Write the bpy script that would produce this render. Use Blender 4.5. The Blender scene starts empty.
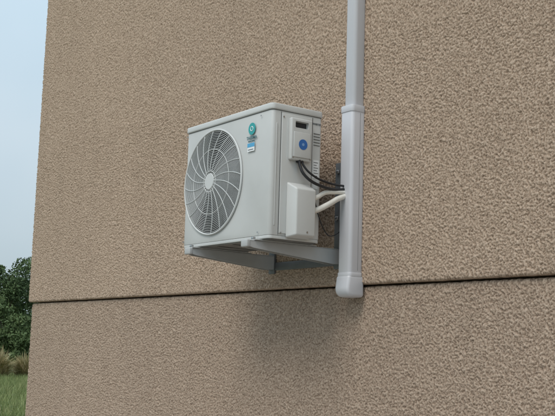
import bpy, bmesh, math, random
import numpy as np
from mathutils import Vector, Matrix
random.seed(4); rng=np.random.default_rng(7)
OZ=1.6
S=bpy.context.scene
S.view_settings.view_transform='Standard'; S.view_settings.look='None'; S.view_settings.exposure=0
col=S.collection

# ------------------------------------------------ materials
def newmat(name):
    m=bpy.data.materials.new(name); m.use_nodes=True
    nt=m.node_tree; b=nt.nodes['Principled BSDF']; return m,nt,b
def N(nt,t,**k):
    n=nt.nodes.new(t)
    for a,v in k.items(): setattr(n,a,v)
    return n
def plain(name,c,rough=.5,metal=0,var=.06,bump=0.0,scale=12,dirt=None):
    m,nt,b=newmat(name)
    tc=N(nt,'ShaderNodeTexCoord'); no=N(nt,'ShaderNodeTexNoise'); no.inputs['Scale'].default_value=scale; no.inputs['Detail'].default_value=4
    nt.links.new(tc.outputs['Object'],no.inputs['Vector'])
    r=N(nt,'ShaderNodeValToRGB'); r.color_ramp.elements[0].position=.3; r.color_ramp.elements[1].position=.7
    lo=[x*(1-var) for x in c]; hi=[min(1,x*(1+var)) for x in c]
    if dirt: lo=[a*(1-dirt[3])+d*dirt[3] for a,d in zip(c,dirt)]
    r.color_ramp.elements[0].color=(*lo,1); r.color_ramp.elements[1].color=(*hi,1)
    nt.links.new(no.outputs['Fac'],r.inputs['Fac']); nt.links.new(r.outputs['Color'],b.inputs['Base Color'])
    mr=N(nt,'ShaderNodeMapRange'); mr.inputs['To Min'].default_value=max(0,rough-.08); mr.inputs['To Max'].default_value=min(1,rough+.1)
    nt.links.new(no.outputs['Fac'],mr.inputs['Value']); nt.links.new(mr.outputs['Result'],b.inputs['Roughness'])
    b.inputs['Metallic'].default_value=metal
    return m
M_case=plain('painted_steel_case',(.54,.54,.525),.42,var=.05,scale=5)
M_case2=plain('painted_steel_cover',(.58,.58,.565),.42,var=.05,scale=5)
M_grille=plain('grille_plastic',(.54,.545,.535),.4,var=.04)
M_dark=plain('dark_cavity',(.025,.026,.028),.7)
M_blade=plain('fan_blade_plastic',(.06,.062,.065),.5)
M_seam=plain('seam_shadow_gap',(.12,.12,.115),.7)
M_duct=plain('pvc_duct',(.57,.565,.59),.38,var=.04,scale=3)
M_brk=plain('bracket_powder_coat',(.42,.42,.415),.4,var=.08,scale=9)
M_brkd=plain('galvanised_rail',(.15,.155,.16),.5,metal=.4,var=.12,scale=20)
M_pan=plain('underside_painted_shade',(.17,.165,.155),.55,metal=.3,var=.3,scale=14)  # dark colour paints in the shade below the base pan
M_rub=plain('black_rubber',(.015,.015,.017),.5)
M_foam=plain('white_pipe_insulation',(.72,.69,.63),.65,var=.06,scale=30)
M_teal=plain('teal_print',(.02,.33,.33),.4)
M_blue=plain('blue_sticker',(.03,.14,.42),.4)
M_white=plain('white_sticker',(.8,.8,.8),.4)
M_ink=plain('grey_ink',(.09,.10,.11),.5)
M_steel=plain('bolt_steel',(.45,.45,.45),.35,metal=1)
M_fin=plain('coil_fins',(.14,.14,.14),.5,metal=.6)

def stucco(name,base,dark,lite):
    m,nt,b=newmat(name); L=nt.links.new
    tc=N(nt,'ShaderNodeTexCoord')
    at=N(nt,'ShaderNodeAttribute'); at.attribute_name='relief'
    bt=N(nt,'ShaderNodeAttribute'); bt.attribute_name='weathering_joint_tone'
    n3=N(nt,'ShaderNodeTexNoise'); n3.inputs['Scale'].default_value=280; n3.inputs['Detail'].default_value=3; n3.inputs['Roughness'].default_value=.65; L(tc.outputs['Object'],n3.inputs['Vector'])
    st=N(nt,'ShaderNodeMapRange'); st.inputs['From Min'].default_value=.3; st.inputs['From Max'].default_value=.7; L(n3.outputs['Fac'],st.inputs['Value'])
    a3=N(nt,'ShaderNodeMix',data_type='FLOAT'); a3.inputs['Factor'].default_value=.42; L(at.outputs['Fac'],a3.inputs[2]); L(st.outputs['Result'],a3.inputs[3])
    cr=N(nt,'ShaderNodeValToRGB'); e=cr.color_ramp.elements
    e[0].position=.10; e[0].color=(*dark,1); e[1].position=.92; e[1].color=(*lite,1)
    mid=cr.color_ramp.elements.new(.5); mid.color=(*base,1)
    L(a3.outputs[0],cr.inputs['Fac'])
    mx=N(nt,'ShaderNodeVectorMath',operation='SCALE'); L(cr.outputs['Color'],mx.inputs[0]); L(bt.outputs['Fac'],mx.inputs['Scale'])
    L(mx.outputs[0],b.inputs['Base Color']); b.inputs['Roughness'].default_value=.92; b.inputs['Specular IOR Level'].default_value=.2
    bu=N(nt,'ShaderNodeBump'); bu.inputs['Strength'].default_value=.9; bu.inputs['Distance'].default_value=.0035
    L(n3.outputs['Fac'],bu.inputs['Height']); L(bu.outputs['Normal'],b.inputs['Normal'])
    return m
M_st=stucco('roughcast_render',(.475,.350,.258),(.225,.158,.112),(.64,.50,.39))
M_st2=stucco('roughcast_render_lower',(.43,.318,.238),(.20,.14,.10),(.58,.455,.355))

_G=np.random.default_rng(3).random((1024,1024))*2*np.pi; _GX,_GY=np.cos(_G),np.sin(_G)
def perlin(x,y,off=0):
    x=x+off*17.3; y=y+off*31.7
    a=.6+off*.37; x,y=x*math.cos(a)-y*math.sin(a)+5000,x*math.sin(a)+y*math.cos(a)+5000
    xi=np.floor(x).astype(int); yi=np.floor(y).astype(int); fx=x-xi; fy=y-yi
    def g(i,j,dx,dy):
        a,b=(xi+i)%1024,(yi+j)%1024; return _GX[a,b]*dx+_GY[a,b]*dy
    u=fx*fx*fx*(fx*(fx*6-15)+10); v=fy*fy*fy*(fy*(fy*6-15)+10)
    n0=g(0,0,fx,fy)*(1-u)+g(1,0,fx-1,fy)*u; n1=g(0,1,fx,fy-1)*(1-u)+g(1,1,fx-1,fy-1)*u
    return (n0*(1-v)+n1*v)*1.45
def sstep(a,b,x):
    t=np.clip((x-a)/(b-a),0,1); return t*t*(3-2*t)

# ------------------------------------------------ helpers
def link(o,parent=None):
    col.objects.link(o)
    if parent is not None:
        o.parent=parent; o.matrix_parent_inverse=Matrix.Translation(parent.location).inverted()
    return o
def empty(name,loc):
    e=bpy.data.objects.new(name,None); e.location=(loc[0],loc[1],loc[2]+OZ); e.empty_display_size=.2; col.objects.link(e); return e
def mesh_obj(name,verts,faces,mat,parent=None,smooth=False,oz=True):
    me=bpy.data.meshes.new(name)
    me.from_pydata([(v[0],v[1],v[2]+(OZ if oz else 0)) for v in verts],[],faces)
    if mat: me.materials.append(mat)
    if smooth: me.polygons.foreach_set('use_smooth',[True]*len(me.polygons))
    me.update()
    return link(bpy.data.objects.new(name,me),parent)
def autosmooth(o,ang=35):
    bm=bmesh.new(); bm.from_mesh(o.data)
    for f in bm.faces: f.smooth=True
    for e in bm.edges:
        if len(e.link_faces)==2 and e.calc_face_angle(0)>math.radians(ang): e.smooth=False
    bm.to_mesh(o.data); bm.free()
def box(name,x0,x1,y0,y1,z0,z1,mat,parent=None,bev=0,seg=3,vert_bev=0,taper=None):
    bm=bmesh.new()
    bmesh.ops.create_cube(bm,size=1)
    for v in bm.verts:
        v.co=Vector(((x0+x1)/2+v.co.x*(x1-x0),(y0+y1)/2+v.co.y*(y1-y0),(z0+z1)/2+v.co.z*(z1-z0)+OZ))
    if vert_bev:
        ed=[e for e in bm.edges if abs((e.verts[0].co-e.verts[1].co).normalized().z)>.9]
        bmesh.ops.bevel(bm,geom=ed,offset=vert_bev,segments=5,affect='EDGES',profile=.5)
    if bev:
        ed=[e for e in bm.edges if e.calc_face_angle(0)>math.radians(40)]
        bmesh.ops.bevel(bm,geom=ed,offset=bev,segments=seg,affect='EDGES',profile=.5)
    bmesh.ops.recalc_face_normals(bm,faces=bm.faces)
    me=bpy.data.meshes.new(name); bm.to_mesh(me); bm.free(); me.materials.append(mat)
    o=link(bpy.data.objects.new(name,me),parent); autosmooth(o,30); return o
def catmull(P,n=8,closed=False):
    P=[Vector(p) for p in P]; out=[]
    m=len(P)
    for i in range(m-1):
        p0=P[max(i-1,0)];p1=P[i];p2=P[i+1];p3=P[min(i+2,m-1)]
        for k in range(n):
            t=k/n
            out.append(.5*((2*p1)+(p2-p0)*t+(2*p0-5*p1+4*p2-p3)*t*t+(3*p1-p0-3*p2+p3)*t**3))
    out.append(P[-1]); return out
def sweep(P,r,nseg=8,closed=False,verts=None,faces=None,taper=None):
    V=verts if verts is not None else []; F=faces if faces is not None else []
    P=[Vector(p) for p in P]; m=len(P); base=len(V)
    nrm=None
    for i in range(m):
        if closed: t=(P[(i+1)%m]-P[i-1]).normalized()
        else: t=(P[min(i+1,m-1)]-P[max(i-1,0)]).normalized()
        if nrm is None:
            a=Vector((0,0,1)) if abs(t.z)<.9 else Vector((1,0,0))
            if closed: a=Vector((0,1,0))
            nrm=(a-t*a.dot(t)).normalized()
        else: nrm=(nrm-t*nrm.dot(t)).normalized()
        b=t.cross(nrm)
        rr=r if taper is None else r*taper(i/(m-1))
        for k in range(nseg):
            a=2*math.pi*k/nseg
            V.append(tuple(P[i]+nrm*math.cos(a)*rr+b*math.sin(a)*rr))
    rng_=m if closed else m-1
    for i in range(rng_):
        for k in range(nseg):
            a=base+i*nseg+k;b2=base+i*nseg+(k+1)%nseg;c=base+((i+1)%m)*nseg+(k+1)%nseg;d=base+((i+1)%m)*nseg+k
            F.append((a,b2,c,d))
    if not closed:
        F.append(tuple(base+k for k in range(nseg))[::-1]); F.append(tuple(base+(m-1)*nseg+k for k in range(nseg)))
    return V,F
def tube(name,P,r,mat,parent=None,nseg=12,n=8):
    V,F=sweep(catmull(P,n),r,nseg); return mesh_obj(name,V,F,mat,parent,smooth=True)
def disc(name,c,r,axis,th,mat,parent,seg=40,r2=None):
    V=[];F=[]
    r2=r if r2 is None else r2
    for s,rr in ((0,r),(1,r2)):
        for k in range(seg):
            a=2*math.pi*k/seg; u,v=math.cos(a)*rr,math.sin(a)*rr
            if axis=='y': V.append((c[0]+u,c[1]+s*th,c[2]+v))
            else: V.append((c[0]+s*th,c[1]+u,c[2]+v))
    for k in range(seg): F.append((k,(k+1)%seg,seg+(k+1)%seg,seg+k))
    F.append(tuple(range(seg))[::-1]); F.append(tuple(range(seg,2*seg)))
    o=mesh_obj(name,V,F,mat,parent)
    bm=bmesh.new(); bm.from_mesh(o.data); bmesh.ops.recalc_face_normals(bm,faces=bm.faces); bm.to_mesh(o.data); bm.free()
    autosmooth(o,40); return o
def boolcut(o,cutter):
    md=o.modifiers.new('b','BOOLEAN'); md.operation='DIFFERENCE'; md.object=cutter; md.solver='EXACT'
    dg=bpy.context.evaluated_depsgraph_get(); dg.update()
    me=bpy.data.meshes.new_from_object(o.evaluated_get(dg)); o.modifiers.clear(); o.data=me
    autosmooth(o,30)
def text(name,body,loc,size,rot,mat,parent):
    cu=bpy.data.curves.new(name,'FONT'); cu.body=body; cu.size=size; cu.extrude=.0003; cu.align_x='CENTER'; cu.align_y='CENTER'; cu.offset=size*.02
    t=bpy.data.objects.new(name+'_c',cu); col.objects.link(t)
    dg=bpy.context.evaluated_depsgraph_get(); dg.update()
    me=bpy.data.meshes.new_from_object(t.evaluated_get(dg)); bpy.data.objects.remove(t)
    me.transform(Matrix.Translation((loc[0],loc[1],loc[2]+OZ))@rot); me.materials.clear(); me.materials.append(mat)
    return link(bpy.data.objects.new(name,me),parent)
R_front=Matrix.Rotation(math.radians(90),4,'X')
R_side=Matrix.Rotation(math.radians(90),4,'Z')@Matrix.Rotation(math.radians(90),4,'X')

# ------------------------------------------------ house
WY=2.67; XL=-6.655
house=empty('stucco_house',(-2,6,-1.6))
def frange(a,b,s):
    n=max(1,int(round((b-a)/s))); return [a+(b-a)*i/n for i in range(n)]
def wallgrid(name,rows,mat,setb,seed):
    path=[]
    ys=[8,6,4,2.5,1.5,1,.6,.35,.2,.12,.07,.04,.02,.01]
    for y in ys: path.append((XL+setb,WY+setb+y,1,0,-y))
    path.append((XL+setb+.0015,WY+setb+.0015,1,1,-.001))
    xs=[XL+.006+setb,XL+.011+setb]+frange(XL+.016+setb,-4.6,.0050)+frange(-4.6,-1.95,.0032)+frange(-1.95,-1.0,.007)+frange(-1.0,6,.25)+[6]
    for x in xs: path.append((x,WY+setb,0,1,x-XL))
    p=np.array(path); rw=np.array(rows)
    nx,nz=len(p),len(rw)
    s=np.repeat(p[None,:,4],nz,0)+seed*3.1+20; z=np.repeat(rw[:,0][:,None],nx,1)+20+rw[:,1][:,None]
    wx=perlin(s*90,z*90,1)*.006; wz=perlin(s*90,z*90,2)*.006
    n1=perlin((s+wx)*140,(z+wz)*140,3); n2=perlin((s+wz)*225,(z+wx)*225,4); n0=perlin(s*38,z*38,6)
    jit=np.random.default_rng(5+seed).normal(size=s.shape)*.5
    h=sstep(-.62,.50,n1*.70+n2*.62+n0*.10+jit*.22)
    big=perlin(s*.9,z*.45,5)*.55+perlin(s*2.6,z*1.1,7)*.3+perlin(s*7,z*5,9)*.25
    streak=perlin(s*9,z*.7,12)
    wall_tone=1+.075*big+.03*streak
    jd=np.abs(z-20-.272); wall_tone=wall_tone*(1-.16*np.exp(-jd/.018)*(.7+.6*perlin(s*12,z*6,13)))  # tone gets darker close to the horizontal joint
    amp=.0068
    off=rw[:,None,1]-amp*(h-.5)
    X=p[None,:,0]+off*p[None,:,2]; Y=p[None,:,1]+off*p[None,:,3]; Z=np.repeat(rw[:,0][:,None],nx,1)+OZ
    Z=Z+np.where(np.abs(rw[:,None,0]-.272)<.009,(perlin(s*45,z*0,11)*.0018),0)
    co=np.stack([X,Y,Z],-1).reshape(-1,3).astype(np.float32)
    i=np.arange(nx-1)[None,:]; j=np.arange(nz-1)[:,None]
    a=(j*nx+i); q=np.stack([a,a+1,a+nx+1,a+nx],-1).reshape(-1,4).astype(np.int32)
    me=bpy.data.meshes.new(name); me.vertices.add(len(co)); me.vertices.foreach_set('co',co.ravel())
    me.loops.add(q.size); me.loops.foreach_set('vertex_index',q.ravel())
    me.polygons.add(len(q)); me.polygons.foreach_set('loop_start',np.arange(0,q.size,4,dtype=np.int32))
    me.polygons.foreach_set('use_smooth',np.ones(len(q),dtype=bool))
    me.update(calc_edges=True)
    at=me.attributes.new('relief','FLOAT','POINT'); at.data.foreach_set('value',h.ravel().astype(np.float32))
    at=me.attributes.new('weathering_joint_tone','FLOAT','POINT'); at.data.foreach_set('value',wall_tone.ravel().astype(np.float32))
    me.materials.append(mat)
    return link(bpy.data.objects.new(name,me),house)
zb=.276; zt=.269; SB=.020
rows_u=[(zb,.09),(zb,.05),(zb,.025),(zb,.012),(zb+.002,.004),(zb+.007,0)]+[(z,0) for z in frange(zb+.011,1.3,.0033)+frange(1.3,2.6,.0043)+frange(2.6,4.6,.2)+[4.6]]
rows_l=[(z,0) for z in frange(-1.62,-.55,.1)+frange(-.55,zt-.012,.0033)]+[(zt-.007,0),(zt-.002,.004),(zt,.012),(zt,.025),(zt,.05),(zt,.07)]
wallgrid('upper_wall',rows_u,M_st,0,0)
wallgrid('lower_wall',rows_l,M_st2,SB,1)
M_core=plain('dark_mortar',(.12,.09,.07),.9)
box('wall_core',XL+.07,5.9,WY+.07,WY+7.9,-1.6,4.58,M_core,house)
M_roof=plain('roof_tile',(.12,.07,.05),.8,var=.2,scale=6)
V=[(XL-.35,WY-.35,4.6),(6.35,WY-.35,4.6),(6.35,WY+8.35,4.6),(XL-.35,WY+8.35,4.6),(XL+3.6,WY+4,6.9),(2.4,WY+4,6.9)]
mesh_obj('roof',V,[(0,1,5,4),(1,2,5),(2,3,4,5),(3,0,4),(3,2,1,0)],M_roof,house)
box('eaves_fascia',XL-.37,6.37,WY-.37,WY+8.37,4.45,4.597,plain('white_fascia',(.7,.7,.68),.5),house)

# ------------------------------------------------ AC unit
X0,X1,Y0,Y1,Z0,Z1=-3.855,-3.189,2.247,2.502,.437,.982
ac=empty('air_conditioner_outdoor_unit',((X0+X1)/2,(Y0+Y1)/2,Z0))
body=box('casing',X0,X1,Y0,Y1,Z0+.012,Z1-.02,M_case,ac,bev=.0015,seg=2,vert_bev=.018)
fc=(-3.618,0,.708); FR=.226
def cutter(r,y0,y1):
    o=disc('cut',(fc[0],y0,fc[2]),r,'y',y1-y0,M_dark,None,seg=96); return o
c=cutter(FR,Y0-.05,Y0+.14); boolcut(body,c); bpy.data.objects.remove(c)
front=box('front_panel',X0+.012,-3.248,Y0-.005,Y0+.002,Z0+.02,Z1-.032,M_case2,ac,bev=.004,seg=3)
c=cutter(FR-.001,Y0-.05,Y0+.1); boolcut(front,c); bpy.data.objects.remove(c)
lid=box('top_lid',X0-.004,X1+.004,Y0-.006,Y1+.004,Z1-.026,Z1,M_case2,ac,bev=.005,seg=3,vert_bev=.02)
box('lid_emboss',X0+.05,X1-.05,Y0+.04,Y1-.04,Z1-.001,Z1+.004,M_case2,ac,bev=.003)
box('lid_gap',X0+.0025,X1+.0008,Y0-.0008,Y1+.001,Z1-.0292,Z1-.0262,M_seam,ac,vert_bev=.018)
box('base_pan',X0+.001,X1-.001,Y0+.001,Y1-.001,Z0-.002,Z0+.0115,M_case,ac,bev=.002,vert_bev=.018)
box('pan_underside',X0+.008,X1-.008,Y0+.008,Y1-.008,Z0-.0055,Z0-.0025,M_pan,ac,vert_bev=.014)  # dark sheet added to carry the painted underside shade
for i in range(4): box('pan_drain_rib',X0+.12+i*.12,X0+.135+i*.12,Y0+.03,Y1-.03,Z0-.0085,Z0-.006,M_pan,ac,bev=.001)
disc('fan_cavity_back',(fc[0],Y0+.136,fc[2]),FR-.002,'y',.003,M_dark,ac,seg=64)
V=[];F=[];n=96
for k in range(n):
    a=2*math.pi*k/n
    for y in (Y0+.006,Y0+.136): V.append((fc[0]+math.cos(a)*(FR-.0015),y,fc[2]+math.sin(a)*(FR-.0015)))
for k in range(n): F.append((2*k,2*((k+1)%n),2*((k+1)%n)+1,2*k+1))
mesh_obj('fan_shroud',V,F,M_dark,ac,smooth=True)
V=[];F=[]
for bI in range(3):
    a0=bI*2*math.pi/3+.4
    b0=len(V); nr,na=8,10
    for i in range(nr):
        r=.045+.16*i/(nr-1)
        for j in range(na):
            a=a0+(j/(na-1))*(1.35+.15*i/nr)+.35*i/nr
            V.append((fc[0]+math.cos(a)*r,Y0+.05+.055*j/(na-1),fc[2]+math.sin(a)*r))
    for i in range(nr-1):
        for j in range(na-1):
            q=b0+i*na+j; F.append((q,q+1,q+na+1,q+na))
mesh_obj('fan_blades',V,F,M_blade,ac,smooth=True)
disc('fan_hub',(fc[0],Y0+.045,fc[2]),.05,'y',.07,M_blade,ac)
def gy(r): return Y0-.004-.014*(1-(r/FR)**2)
V=[];F=[]
NR=25
for i in range(NR):
    r=.046+(FR-.008-.046)*i/(NR-1)
    sweep([(fc[0]+math.cos(2*math.pi*k/72)*r,gy(r),fc[2]+math.sin(2*math.pi*k/72)*r) for k in range(72)],.0014,5,closed=True,verts=V,faces=F)
mesh_obj('grille_rings',V,F,M_grille,ac,smooth=True)
V=[];F=[]
for k in range(20):
    a0=2*math.pi*k/20
    P=[]
    for i in range(12):
        s=i/11; r=.036+(FR+.002-.036)*s; a=a0-.30*s**1.3
        P.append((fc[0]+math.cos(a)*r,gy(r)-.001,fc[2]+math.sin(a)*r))
    sweep(P,.0020,6,verts=V,faces=F)
mesh_obj('grille_spokes',V,F,M_grille,ac,smooth=True)
V=[];F=[]
for r,w in ((FR+.001,.0045),(.046,.0025),(FR*.62,.002)):
    sweep([(fc[0]+math.cos(2*math.pi*k/96)*r,(gy(r) if r<FR else Y0-.005),fc[2]+math.sin(2*math.pi*k/96)*r) for k in range(96)],w,8,closed=True,verts=V,faces=F)
mesh_obj('grille_rim',V,F,M_case2,ac,smooth=True)
disc('grille_hub_cap',(fc[0],gy(0)-.004,fc[2]),.034,'y',.01,M_case2,ac,r2=.04)
YF=Y0-.0053
disc('logo_disc',(-3.325,YF-.0006,.894),.025,'y',.0006,M_teal,ac)
V=[];F=[]
sweep([(-3.325+math.cos(2*math.pi*k/24)*.009,YF-.0008,.894+math.sin(2*math.pi*k/24)*.009) for k in range(24)],.0018,6,closed=True,verts=V,faces=F)
mesh_obj('logo_glyph',V,F,M_white,ac)
M_tink=plain('dark_teal_ink',(.03,.12,.14),.5)
text('logo_text','THERMA',(-3.325,YF-.0005,.856),.019,R_front,M_tink,ac)
text('logo_subtext','heat pump',(-3.325,YF-.0005,.8425),.011,R_front,M_tink,ac)
box('energy_label',-3.353,-3.302,YF-.0006,YF,.800,.835,M_white,ac)
box('energy_label_band',-3.353,-3.302,YF-.0012,YF-.0007,.818,.8345,plain('light_blue_print',(.08,.36,.6),.4),ac)
box('energy_label_lines',-3.348,-3.31,YF-.0012,YF-.0007,.806,.809,M_ink,ac)
XS=X1
def side(name,y0,y1,z0,z1,th,mat,bev=0,seg=3): return box(name,XS-.001,XS+th,y0,y1,z0,z1,mat,ac,bev=bev,seg=seg)
side('side_seam_1',2.2885,2.2905,Z0+.015,Z1-.032,.0013,M_seam)
side('side_seam_2',2.4475,2.4495,Z0+.015,Z1-.032,.0013,M_seam)
side('side_panel',2.292,2.446,Z0+.02,Z1-.036,.004,M_case2,bev=.003)
side('side_rib_1',2.267,2.272,Z0+.05,Z1-.08,.0025,M_case,bev=.002)
tcv=box('terminal_cover',XS+.003,XS+.024,2.325,2.432,.757,.930,M_case2,ac,bev=.006,seg=3)
hc=box('hcut',XS+.008,XS+.06,2.345,2.412,.890,.917,M_dark,None,bev=.004); boolcut(tcv,hc); bpy.data.objects.remove(hc)
box('handle_recess_floor',XS+.0075,XS+.0092,2.3455,2.4115,.8905,.9165,M_dark,ac)
box('terminal_cover_step',XS+.0238,XS+.028,2.336,2.421,.768,.874,M_case2,ac,bev=.003)
disc('blue_round_sticker',(XS+.0282,2.382,.823),.0215,'x',.0008,M_blue,ac)
disc('blue_sticker_mark',(XS+.0291,2.382,.823),.006,'x',.0004,plain('pale_blue_print',(.2,.35,.6),.4),ac)
for yy in (2.335,2.422):
    disc('cover_screw',(XS+.0240,yy,.761+.006),.0035,'x',.002,M_steel,ac,seg=12)
for yy,zz in ((2.30,.46),(2.30,.93),(2.438,.72)): disc('panel_screw',(XS+.004,yy,zz),.0035,'x',.0018,M_steel,ac,seg=12)
for xx,zz in ((-3.84,.462),(-3.262,.462),(-3.84,.938),(-3.262,.938)): disc('front_screw',(xx,YF-.0015,zz),.003,'y',.0018,M_steel,ac,seg=12)
def valve():
    bm=bmesh.new()
    x0=XS+.003; y0,y1,z0,z1=2.322,2.436,.442,.668
    co=[(x0,y0,z0),(x0,y1,z0),(x0,y1,z1),(x0,y0,z1),(x0+.056,y0+.012,z0+.008),(x0+.056,y1-.004,z0+.008),(x0+.056,y1-.004,z1-.030),(x0+.056,y0+.012,z1-.030)]
    vs=[bm.verts.new((a,b_,c_+OZ)) for a,b_,c_ in co]
    for f in ((0,1,2,3),(4,5,6,7),(0,1,5,4),(1,2,6,5),(2,3,7,6),(3,0,4,7)): bm.faces.new([vs[i] for i in f])
    bmesh.ops.recalc_face_normals(bm,faces=bm.faces)
    bmesh.ops.bevel(bm,geom=list(bm.edges),offset=.007,segments=4,affect='EDGES',profile=.5)
    me=bpy.data.meshes.new('valve_cover'); bm.to_mesh(me); bm.free(); me.materials.append(M_case2)
    o=link(bpy.data.objects.new('valve_cover',me),ac); autosmooth(o,40)
valve()
disc('cover_screw',(XS+.058,2.39,.465),.004,'x',.0025,M_steel,ac,seg=12)
side('rating_label',2.456,2.486,.700,.775,.0012,M_white)
for i,w in enumerate((.02,.024,.018,.023,.015,.022)):
    side('label_line',2.459,2.459+w,.708+i*.011,.7105+i*.011,.0018,M_ink)
text('side_print','INVERTER',(XS+.0012,2.47,.925),.0105,R_side,M_ink,ac)
for i in range(5): side('side_vent',2.456,2.488,.835+i*.012,.838+i*.012,.0016,M_seam)
side('warning_label',2.458,2.482,.655,.685,.0012,plain('grey_label',(.6,.62,.62),.4))
box('coil_back',X0+.02,X1-.10,Y1,Y1+.004,Z0+.03,Z1-.04,M_fin,ac)
for i in range(0,38,2):
    x=X0+.025+i*.0143
    box('coil_guard_wire',x,x+.002,Y1+.006,Y1+.008,Z0+.03,Z1-.04,M_rub,ac)
for fx in (-3.745,-3.27):
    box('mounting_foot',fx-.03,fx+.03,Y0-.028,Y1+.026,Z0-.0082,Z0-.0058,M_case,ac,bev=.001)
    for fy in (Y0-.018,Y1+.015):
        box('foot_bolt',fx-.007,fx+.007,fy-.007,fy+.007,Z0-.0055,Z0+.006,M_steel,ac,bev=.002)
# ------------------------------------------------ brackets
def bracket(bx,name,yf):
    e=empty(name,(bx,WY,.36))
    zt_=.424; yw=WY-.012
    def web(nm,x,dx,mat):
        pts=[(yf+.006,zt_),(yw,zt_),(yw,.364),(yw-.03,.362),(yf+.03,.397),(yf+.008,.402),(yf,.410)]
        V=[(x,a,b_) for a,b_ in pts]+[(x+dx,a,b_) for a,b_ in pts]; k=len(pts)
        F=[tuple(range(k)),tuple(range(k,2*k))[::-1]]+[(i,(i+1)%k,k+(i+1)%k,k+i) for i in range(k)]
        o=mesh_obj(nm,V,F,mat,e)
        bm=bmesh.new(); bm.from_mesh(o.data); bmesh.ops.recalc_face_normals(bm,faces=bm.faces); bmesh.ops.bevel(bm,geom=list(bm.edges),offset=.0008,segments=1,affect='EDGES'); bm.to_mesh(o.data); bm.free()
    web('arm_web_1',bx+.018,.003,M_brk); web('arm_web_2',bx-.021,.003,M_brk)
    box('arm_top_flange',bx-.0215,bx+.0215,yf,yw,zt_+.0005,zt_+.0035,M_brk,e,bev=.001)
    box('arm_end_cap',bx-.0225,bx+.0225,yf-.006,yf+.012,.400,zt_+.005,M_brk,e,bev=.004)
    box('wall_rail',bx-.022,bx+.022,WY-.0115,WY+.004,.345,.80,M_brkd,e,bev=.002)
    for zz in (.39,.56,.76): box('rail_bolt',bx-.008,bx+.008,WY-.022,WY-.0118,zz-.008,zz+.008,M_steel,e,bev=.003)
    for yy in (2.24,2.51): box('rubber_pad',bx-.022,bx+.022,yy-.02,yy+.02,zt_+.0036,.4285,M_rub,e)
    return e
b1=bracket(-3.745,'wall_bracket',2.212); b2=bracket(-3.27,'wall_bracket',2.190)
box('wall_cross_rail',-3.72,-3.295,WY-.010,WY+.004,.360,.396,M_brkd,b1,bev=.002)

# ------------------------------------------------ duct
duct=empty('refrigerant_line_cover',(-3.16,WY,.9))
DX=-3.158
def ductseg(nm,hw,yf,z0,z1,bev=.016):
    return box(nm,DX-hw,DX+hw,yf,WY+.006,z0,z1,M_duct,duct,bev=.0015,seg=2,vert_bev=bev)
ductseg('lower_trunking',.040,WY-.068,.30,1.01)
ductseg('upper_trunking',.033,WY-.056,1.01,4.44)
ductseg('coupling',.0418,WY-.0705,.994,1.022)
ductseg('base_lip',.0422,WY-.0705,.304,.322)
for s_ in (-1,1): box('trunking_lid_joint',DX+s_*.0401-.0003,DX+s_*.0401+.0003,WY-.026,WY-.0247,.33,.99,M_seam,duct)
def elbow():
    bm=bmesh.new(); bmesh.ops.create_cube(bm,size=1)
    x0,x1,y0,y1,z0,z1=DX-.0425,DX+.0425,WY-.084,WY+.012,.222,.312
    for v in bm.verts: v.co=Vector(((x0+x1)/2+v.co.x*(x1-x0),(y0+y1)/2+v.co.y*(y1-y0),(z0+z1)/2+v.co.z*(z1-z0)+OZ))
    for v in bm.verts:
        if v.co.z>OZ+.3 and v.co.y<WY-.05: v.co.y+=.012
    bmesh.ops.bevel(bm,geom=[e for e in bm.edges if max(v.co.z for v in e.verts)<OZ+.24 and max(v.co.y for v in e.verts)<WY-.02],offset=.040,segments=8,affect='EDGES',profile=.5)
    ed=[e for e in bm.edges if e.calc_face_angle(0)>math.radians(35)]
    bmesh.ops.bevel(bm,geom=ed,offset=.013,segments=4,affect='EDGES',profile=.5)
    me=bpy.data.meshes.new('end_elbow'); bm.to_mesh(me); bm.free(); me.materials.append(M_duct)
    o=link(bpy.data.objects.new('end_elbow',me),duct); autosmooth(o,40)
elbow()
# ------------------------------------------------ pipes & cables
pipes=empty('insulated_refrigerant_pipes',(-3.16,2.5,.62))
tube('liquid_pipe',[(-3.165,2.405,.600),(-3.16,2.45,.612),(-3.16,2.50,.640),(-3.163,2.56,.650),(-3.166,2.61,.654)],.0095,M_foam,pipes)
tube('gas_pipe',[(-3.16,2.405,.552),(-3.152,2.45,.562),(-3.150,2.51,.592),(-3.158,2.565,.622),(-3.164,2.612,.640)],.0115,M_foam,pipes)
cab=empty('power_cable',(-3.16,2.45,.7))
tube('supply_cable',[(-3.172,2.372,.762),(-3.165,2.373,.735),(-3.154,2.382,.704),(-3.146,2.415,.677),(-3.146,2.47,.662),(-3.156,2.54,.658),(-3.166,2.612,.668)],.0062,M_rub,cab)
tube('signal_cable',[(-3.172,2.385,.762),(-3.166,2.389,.742),(-3.154,2.41,.713),(-3.150,2.46,.690),(-3.158,2.54,.680),(-3.168,2.612,.682)],.0045,M_rub,cab)
box('cable_gland',-3.183,-3.165,2.364,2.392,.750,.7565,M_rub,cab,bev=.002)
tube('earth_wire',[(-3.186,2.47,.60),(-3.184,2.50,.52),(-3.19,2.55,.47),(-3.20,2.62,.50),(-3.21,2.655,.56)],.0022,M_rub,cab,nseg=6)

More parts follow.
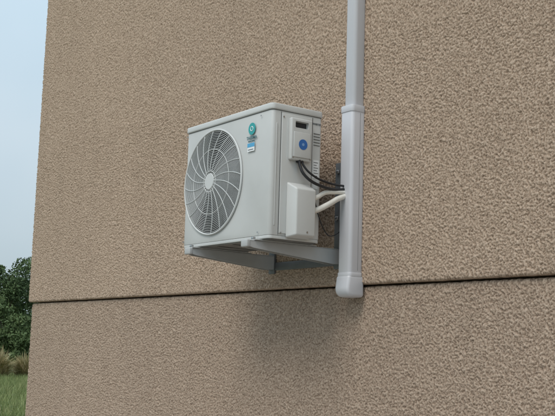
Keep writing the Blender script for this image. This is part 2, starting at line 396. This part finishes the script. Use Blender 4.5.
# ------------------------------------------------ ground + grass
def grassmat(name,c1,c2,c3,scale=3):
    m,nt,b=newmat(name); tc=N(nt,'ShaderNodeTexCoord'); no=N(nt,'ShaderNodeTexNoise'); no.inputs['Scale'].default_value=scale; no.inputs['Detail'].default_value=4
    nt.links.new(tc.outputs['Object'],no.inputs['Vector']); r=N(nt,'ShaderNodeValToRGB'); e=r.color_ramp.elements
    e[0].position=.3;e[0].color=(*c1,1);e[1].position=.7;e[1].color=(*c3,1); r.color_ramp.elements.new(.5).color=(*c2,1)
    nt.links.new(no.outputs['Fac'],r.inputs['Fac']); nt.links.new(r.outputs['Color'],b.inputs['Base Color']); b.inputs['Roughness'].default_value=.8
    return m
M_gr=grassmat('grass_ground',(.08,.10,.04),(.12,.14,.055),(.18,.18,.085),.8)
M_bl=grassmat('grass_blades',(.12,.16,.045),(.18,.22,.075),(.28,.28,.13),1.3)
M_leafA=grassmat('leaves_dark',(.03,.055,.018),(.058,.095,.03),(.10,.145,.05),1.1)
M_leafB=grassmat('leaves_mid',(.045,.075,.022),(.08,.12,.038),(.12,.165,.06),1.4)
M_bark=plain('bark',(.09,.07,.05),.9,var=.3)
M_straw=grassmat('reed_straw',(.18,.18,.07),(.33,.27,.13),(.45,.38,.22),4)
M_grav=plain('gravel',(.30,.28,.26),.9,var=.35,scale=60)
mesh_obj('ground',[(-700,-700,0),(700,-700,0),(700,700,0),(-700,700,0)],[(0,1,2,3)],M_gr,oz=False)
mesh_obj('gravel_path',[(XL-.2,-3.5,.004),(6.4,-3.5,.004),(6.4,WY+.03,.004),(XL-.2,WY+.03,.004)],[(0,1,2,3)],M_grav,oz=False)
dirv=np.array([-.9714,.3708])/math.hypot(.9714,.3708); perp=np.array([-dirv[1],dirv[0]])
def blades(name,n,smin,smax,hw,hmin,hmax,wid,mat,lean=.35):
    s=smin+(smax-smin)*rng.random(n); w=(rng.random(n)*2-1)*hw
    P=s[:,None]*dirv+w[:,None]*perp
    keep=~((P[:,0]>XL-.1)&(P[:,1]>WY-.1)); P=P[keep]; n=len(P)
    a=rng.random(n)*2*np.pi; h=hmin+(hmax-hmin)*rng.random(n); d=np.stack([np.cos(a),np.sin(a)],1)*wid
    la=rng.random(n)*2*np.pi; ll=np.stack([np.cos(la),np.sin(la)],1)*(h*lean*rng.random(n))[:,None]
    V=np.zeros((n,3,3)); V[:,0,:2]=P-d; V[:,1,:2]=P+d; V[:,2,:2]=P+ll; V[:,2,2]=h
    me=bpy.data.meshes.new(name); me.from_pydata(V.reshape(-1,3).tolist(),[],np.arange(3*n).reshape(-1,3).tolist()); me.materials.append(mat)
    return link(bpy.data.objects.new(name,me))
blades('grass',60000,16,50,6,.06,.30,.012,M_bl,lean=.8)
def reeds(name,s,w,n=900,h=1.1):
    V=[];F=[];c=dirv*s+perp*w
    for i in range(n):
        a=random.random()*6.28; r=random.random()**.6*.22
        bx,by=c[0]+math.cos(a)*r,c[1]+math.sin(a)*r
        hh=h*random.uniform(.3,1.0); sp_=random.random()**.7; lx,ly=math.cos(a)*h*.6*sp_,math.sin(a)*h*.6*sp_
        hh*=(1-.45*sp_)
        wv=.018; t=random.random()*3.14; dx,dy=math.cos(t)*wv,math.sin(t)*wv
        k=len(V); V+= [(bx-dx,by-dy,0),(bx+dx,by+dy,0),(bx+lx*.45+dx,by+ly*.45+dy,hh*.75),(bx+lx*.45-dx,by+ly*.45-dy,hh*.75),(bx+lx,by+ly,hh)]
        F+=[(k,k+1,k+2,k+3),(k+3,k+2,k+4)]
    return mesh_obj(name,V,F,M_straw,oz=False)
for s,w,h in ((46,.35,1.55),(47,-.85,1.35),(45,1.7,1.3),(48,2.9,1.2),(47.5,-2.8,1.3)): reeds('reed_grass',s,w,h=h)

# ------------------------------------------------ trees
def tree(name,cx,cy,H,W,nl,mat,lo=.12,leaf=.11):
    e=bpy.data.objects.new(name,None); e.location=(cx,cy,0); col.objects.link(e)
    V=[];F=[]
    top=(cx+random.uniform(-.3,.3),cy+random.uniform(-.3,.3),H*.8)
    sweep(catmull([(cx,cy,0),(cx+.08,cy,H*.25),(cx-.05,cy+.1,H*.5),top],4),.035*H*.6,8,verts=V,faces=F,taper=lambda t:1-.8*t)
    clumps=[]
    for i in range(11):
        a=random.random()*6.28; z=H*random.uniform(.2,.72); r=W*random.uniform(.45,.95)*(1-.45*(z/H))
        tip=(cx+math.cos(a)*r,cy+math.sin(a)*r,z+H*random.uniform(.05,.2))
        sweep(catmull([(cx,cy,z*.8),(cx+math.cos(a)*r*.5,cy+math.sin(a)*r*.5,z+.05*H),tip],3),.012*H*.6,5,verts=V,faces=F,taper=lambda t:1-.8*t)
        clumps.append((tip,W*random.uniform(.25,.42)))
    for i in range(26):
        z=H*random.uniform(lo,.95); rr=W*math.sqrt(max(.05,1-((z/H-.45)/.6)**2))*random.random()**.5; a=random.random()*6.28
        clumps.append(((cx+math.cos(a)*rr,cy+math.sin(a)*rr,z),W*random.uniform(.15,.34)))
    t=mesh_obj('trunk',V,F,M_bark,None,smooth=True,oz=False)
    t.parent=e; t.matrix_parent_inverse=Matrix.Translation(e.location).inverted()
    ci=rng.integers(0,len(clumps),nl); C=np.array([c[0] for c in clumps])[ci]; R=np.array([c[1] for c in clumps])[ci]
    d=rng.normal(size=(nl,3)); d/=np.linalg.norm(d,axis=1)[:,None]; rad=R*(.35+.85*rng.random(nl)**.6); P=C+d*rad[:,None]*np.array([1,1,.75])
    P[:,2]=np.maximum(P[:,2],.15)
    u=rng.normal(size=(nl,3)); u/=np.linalg.norm(u,axis=1)[:,None]; v=np.cross(u,rng.normal(size=(nl,3))); v/=np.linalg.norm(v,axis=1)[:,None]
    sz=(leaf*(.6+.8*rng.random(nl)))[:,None]
    Q=np.stack([P-u*sz,P-v*sz*.5,P+u*sz,P+v*sz*.5],1).reshape(-1,3)
    me=bpy.data.meshes.new('foliage'); me.from_pydata(Q.tolist(),[],np.arange(4*nl).reshape(-1,4).tolist()); me.materials.append(mat)
    o=bpy.data.objects.new('foliage',me); col.objects.link(o); o.parent=e; o.matrix_parent_inverse=Matrix.Translation(e.location).inverted()
for s,w,H,W,nl,mt in ((58,.3,6.2,2.3,14000,M_leafA),(54,1.9,4.6,1.9,9000,M_leafB),(60,4.8,6.2,2.6,9000,M_leafA),(62,8.6,5.6,2.6,6000,M_leafB),(57,-4.2,5.0,2.2,6000,M_leafB),(61,-8,6.3,2.8,6000,M_leafA),(63,12.5,6.8,2.9,6000,M_leafA),(52,-.7,2.9,1.4,7000,M_leafB),(66,-1.5,6.0,2.4,8000,M_leafB)):
    p=dirv*s+perp*w; tree('tree',p[0],p[1],H,W,nl,mt,leaf=.085)
nl=30000; ang=rng.random(nl)*2*np.pi; rr=150+rng.random(nl)*12
hh=5+2.2*np.sin(ang*23)+1.5*np.sin(ang*61+1)+1.2*np.sin(ang*140)
P=np.stack([np.cos(ang)*rr,np.sin(ang)*rr,rng.random(nl)**.8*hh],1)
u=rng.normal(size=(nl,3)); u/=np.linalg.norm(u,axis=1)[:,None]; v=np.cross(u,rng.normal(size=(nl,3))); v/=np.linalg.norm(v,axis=1)[:,None]; sz=1.0
Q=np.stack([P-u*sz,P-v*sz*.6,P+u*sz,P+v*sz*.6],1).reshape(-1,3)
me=bpy.data.meshes.new('distant_treeline'); me.from_pydata(Q.tolist(),[],np.arange(4*nl).reshape(-1,4).tolist()); me.materials.append(M_leafA); link(bpy.data.objects.new('distant_treeline',me))

# ------------------------------------------------ world + sun
sd=Vector((.20,-.60,.78)).normalized()
el=math.asin(sd.z); az=math.atan2(sd.x,sd.y)
w=bpy.data.worlds.new('World'); S.world=w; w.use_nodes=True; nt=w.node_tree; L=nt.links.new
bg=nt.nodes['Background']; sky=N(nt,'ShaderNodeTexSky'); sky.sky_type='NISHITA'; sky.sun_disc=False; sky.sun_elevation=el; sky.sun_rotation=az; sky.dust_density=2; sky.air_density=1.2
tc=N(nt,'ShaderNodeTexCoord'); sp=N(nt,'ShaderNodeSeparateXYZ'); L(tc.outputs['Generated'],sp.inputs[0])
mr=N(nt,'ShaderNodeMapRange'); mr.inputs['From Min'].default_value=0; mr.inputs['From Max'].default_value=1; mr.inputs['To Min'].default_value=1.0; mr.inputs['To Max'].default_value=2.9; L(sp.outputs['Z'],mr.inputs['Value'])
cn=N(nt,'ShaderNodeTexNoise'); cn.inputs['Scale'].default_value=2.2; cn.inputs['Detail'].default_value=4; L(tc.outputs['Generated'],cn.inputs['Vector'])
cr=N(nt,'ShaderNodeValToRGB'); cr.color_ramp.elements[0].position=.35; cr.color_ramp.elements[0].color=(.45,.585,.68,1); cr.color_ramp.elements[1].position=.75; cr.color_ramp.elements[1].color=(.65,.735,.79,1); L(cn.outputs['Fac'],cr.inputs['Fac'])
m1=N(nt,'ShaderNodeVectorMath',operation='SCALE'); L(cr.outputs['Color'],m1.inputs[0]); L(mr.outputs['Result'],m1.inputs['Scale'])
m2=N(nt,'ShaderNodeVectorMath',operation='SCALE'); m2.inputs['Scale'].default_value=8.2; L(m1.outputs[0],m2.inputs[0])
mx=N(nt,'ShaderNodeMix',data_type='RGBA'); mx.inputs['Factor'].default_value=.85; L(sky.outputs['Color'],mx.inputs[6]); L(m2.outputs[0],mx.inputs[7])
L(mx.outputs[2],bg.inputs['Color']); bg.inputs['Strength'].default_value=.103
sl=bpy.data.lights.new('sun','SUN'); sl.energy=1.5; sl.angle=math.radians(27); sl.color=(1,.93,.85)
so=bpy.data.objects.new('sun',sl); so.rotation_euler=sd.to_track_quat('Z','Y').to_euler(); so.location=(0,-5,12); col.objects.link(so)

# ------------------------------------------------ camera
cam=bpy.data.cameras.new('camera'); cam.lens=1000/555*36; cam.sensor_width=36; cam.clip_end=3000; cam.clip_start=.05
co=bpy.data.objects.new('camera',cam); col.objects.link(co)
Zv=Vector((.0299,.9896,-.1406)).normalized(); Xv=Vector((.5856,.0967,.8049)); Xv=(Xv-Zv*Xv.dot(Zv)).normalized(); Yv=Zv.cross(Xv)
M=Matrix(((Xv.x,Xv.y,Xv.z,0),(Yv.x,Yv.y,Yv.z,0),(Zv.x,Zv.y,Zv.z,OZ),(0,0,0,1)))
co.matrix_world=M
S.camera=co
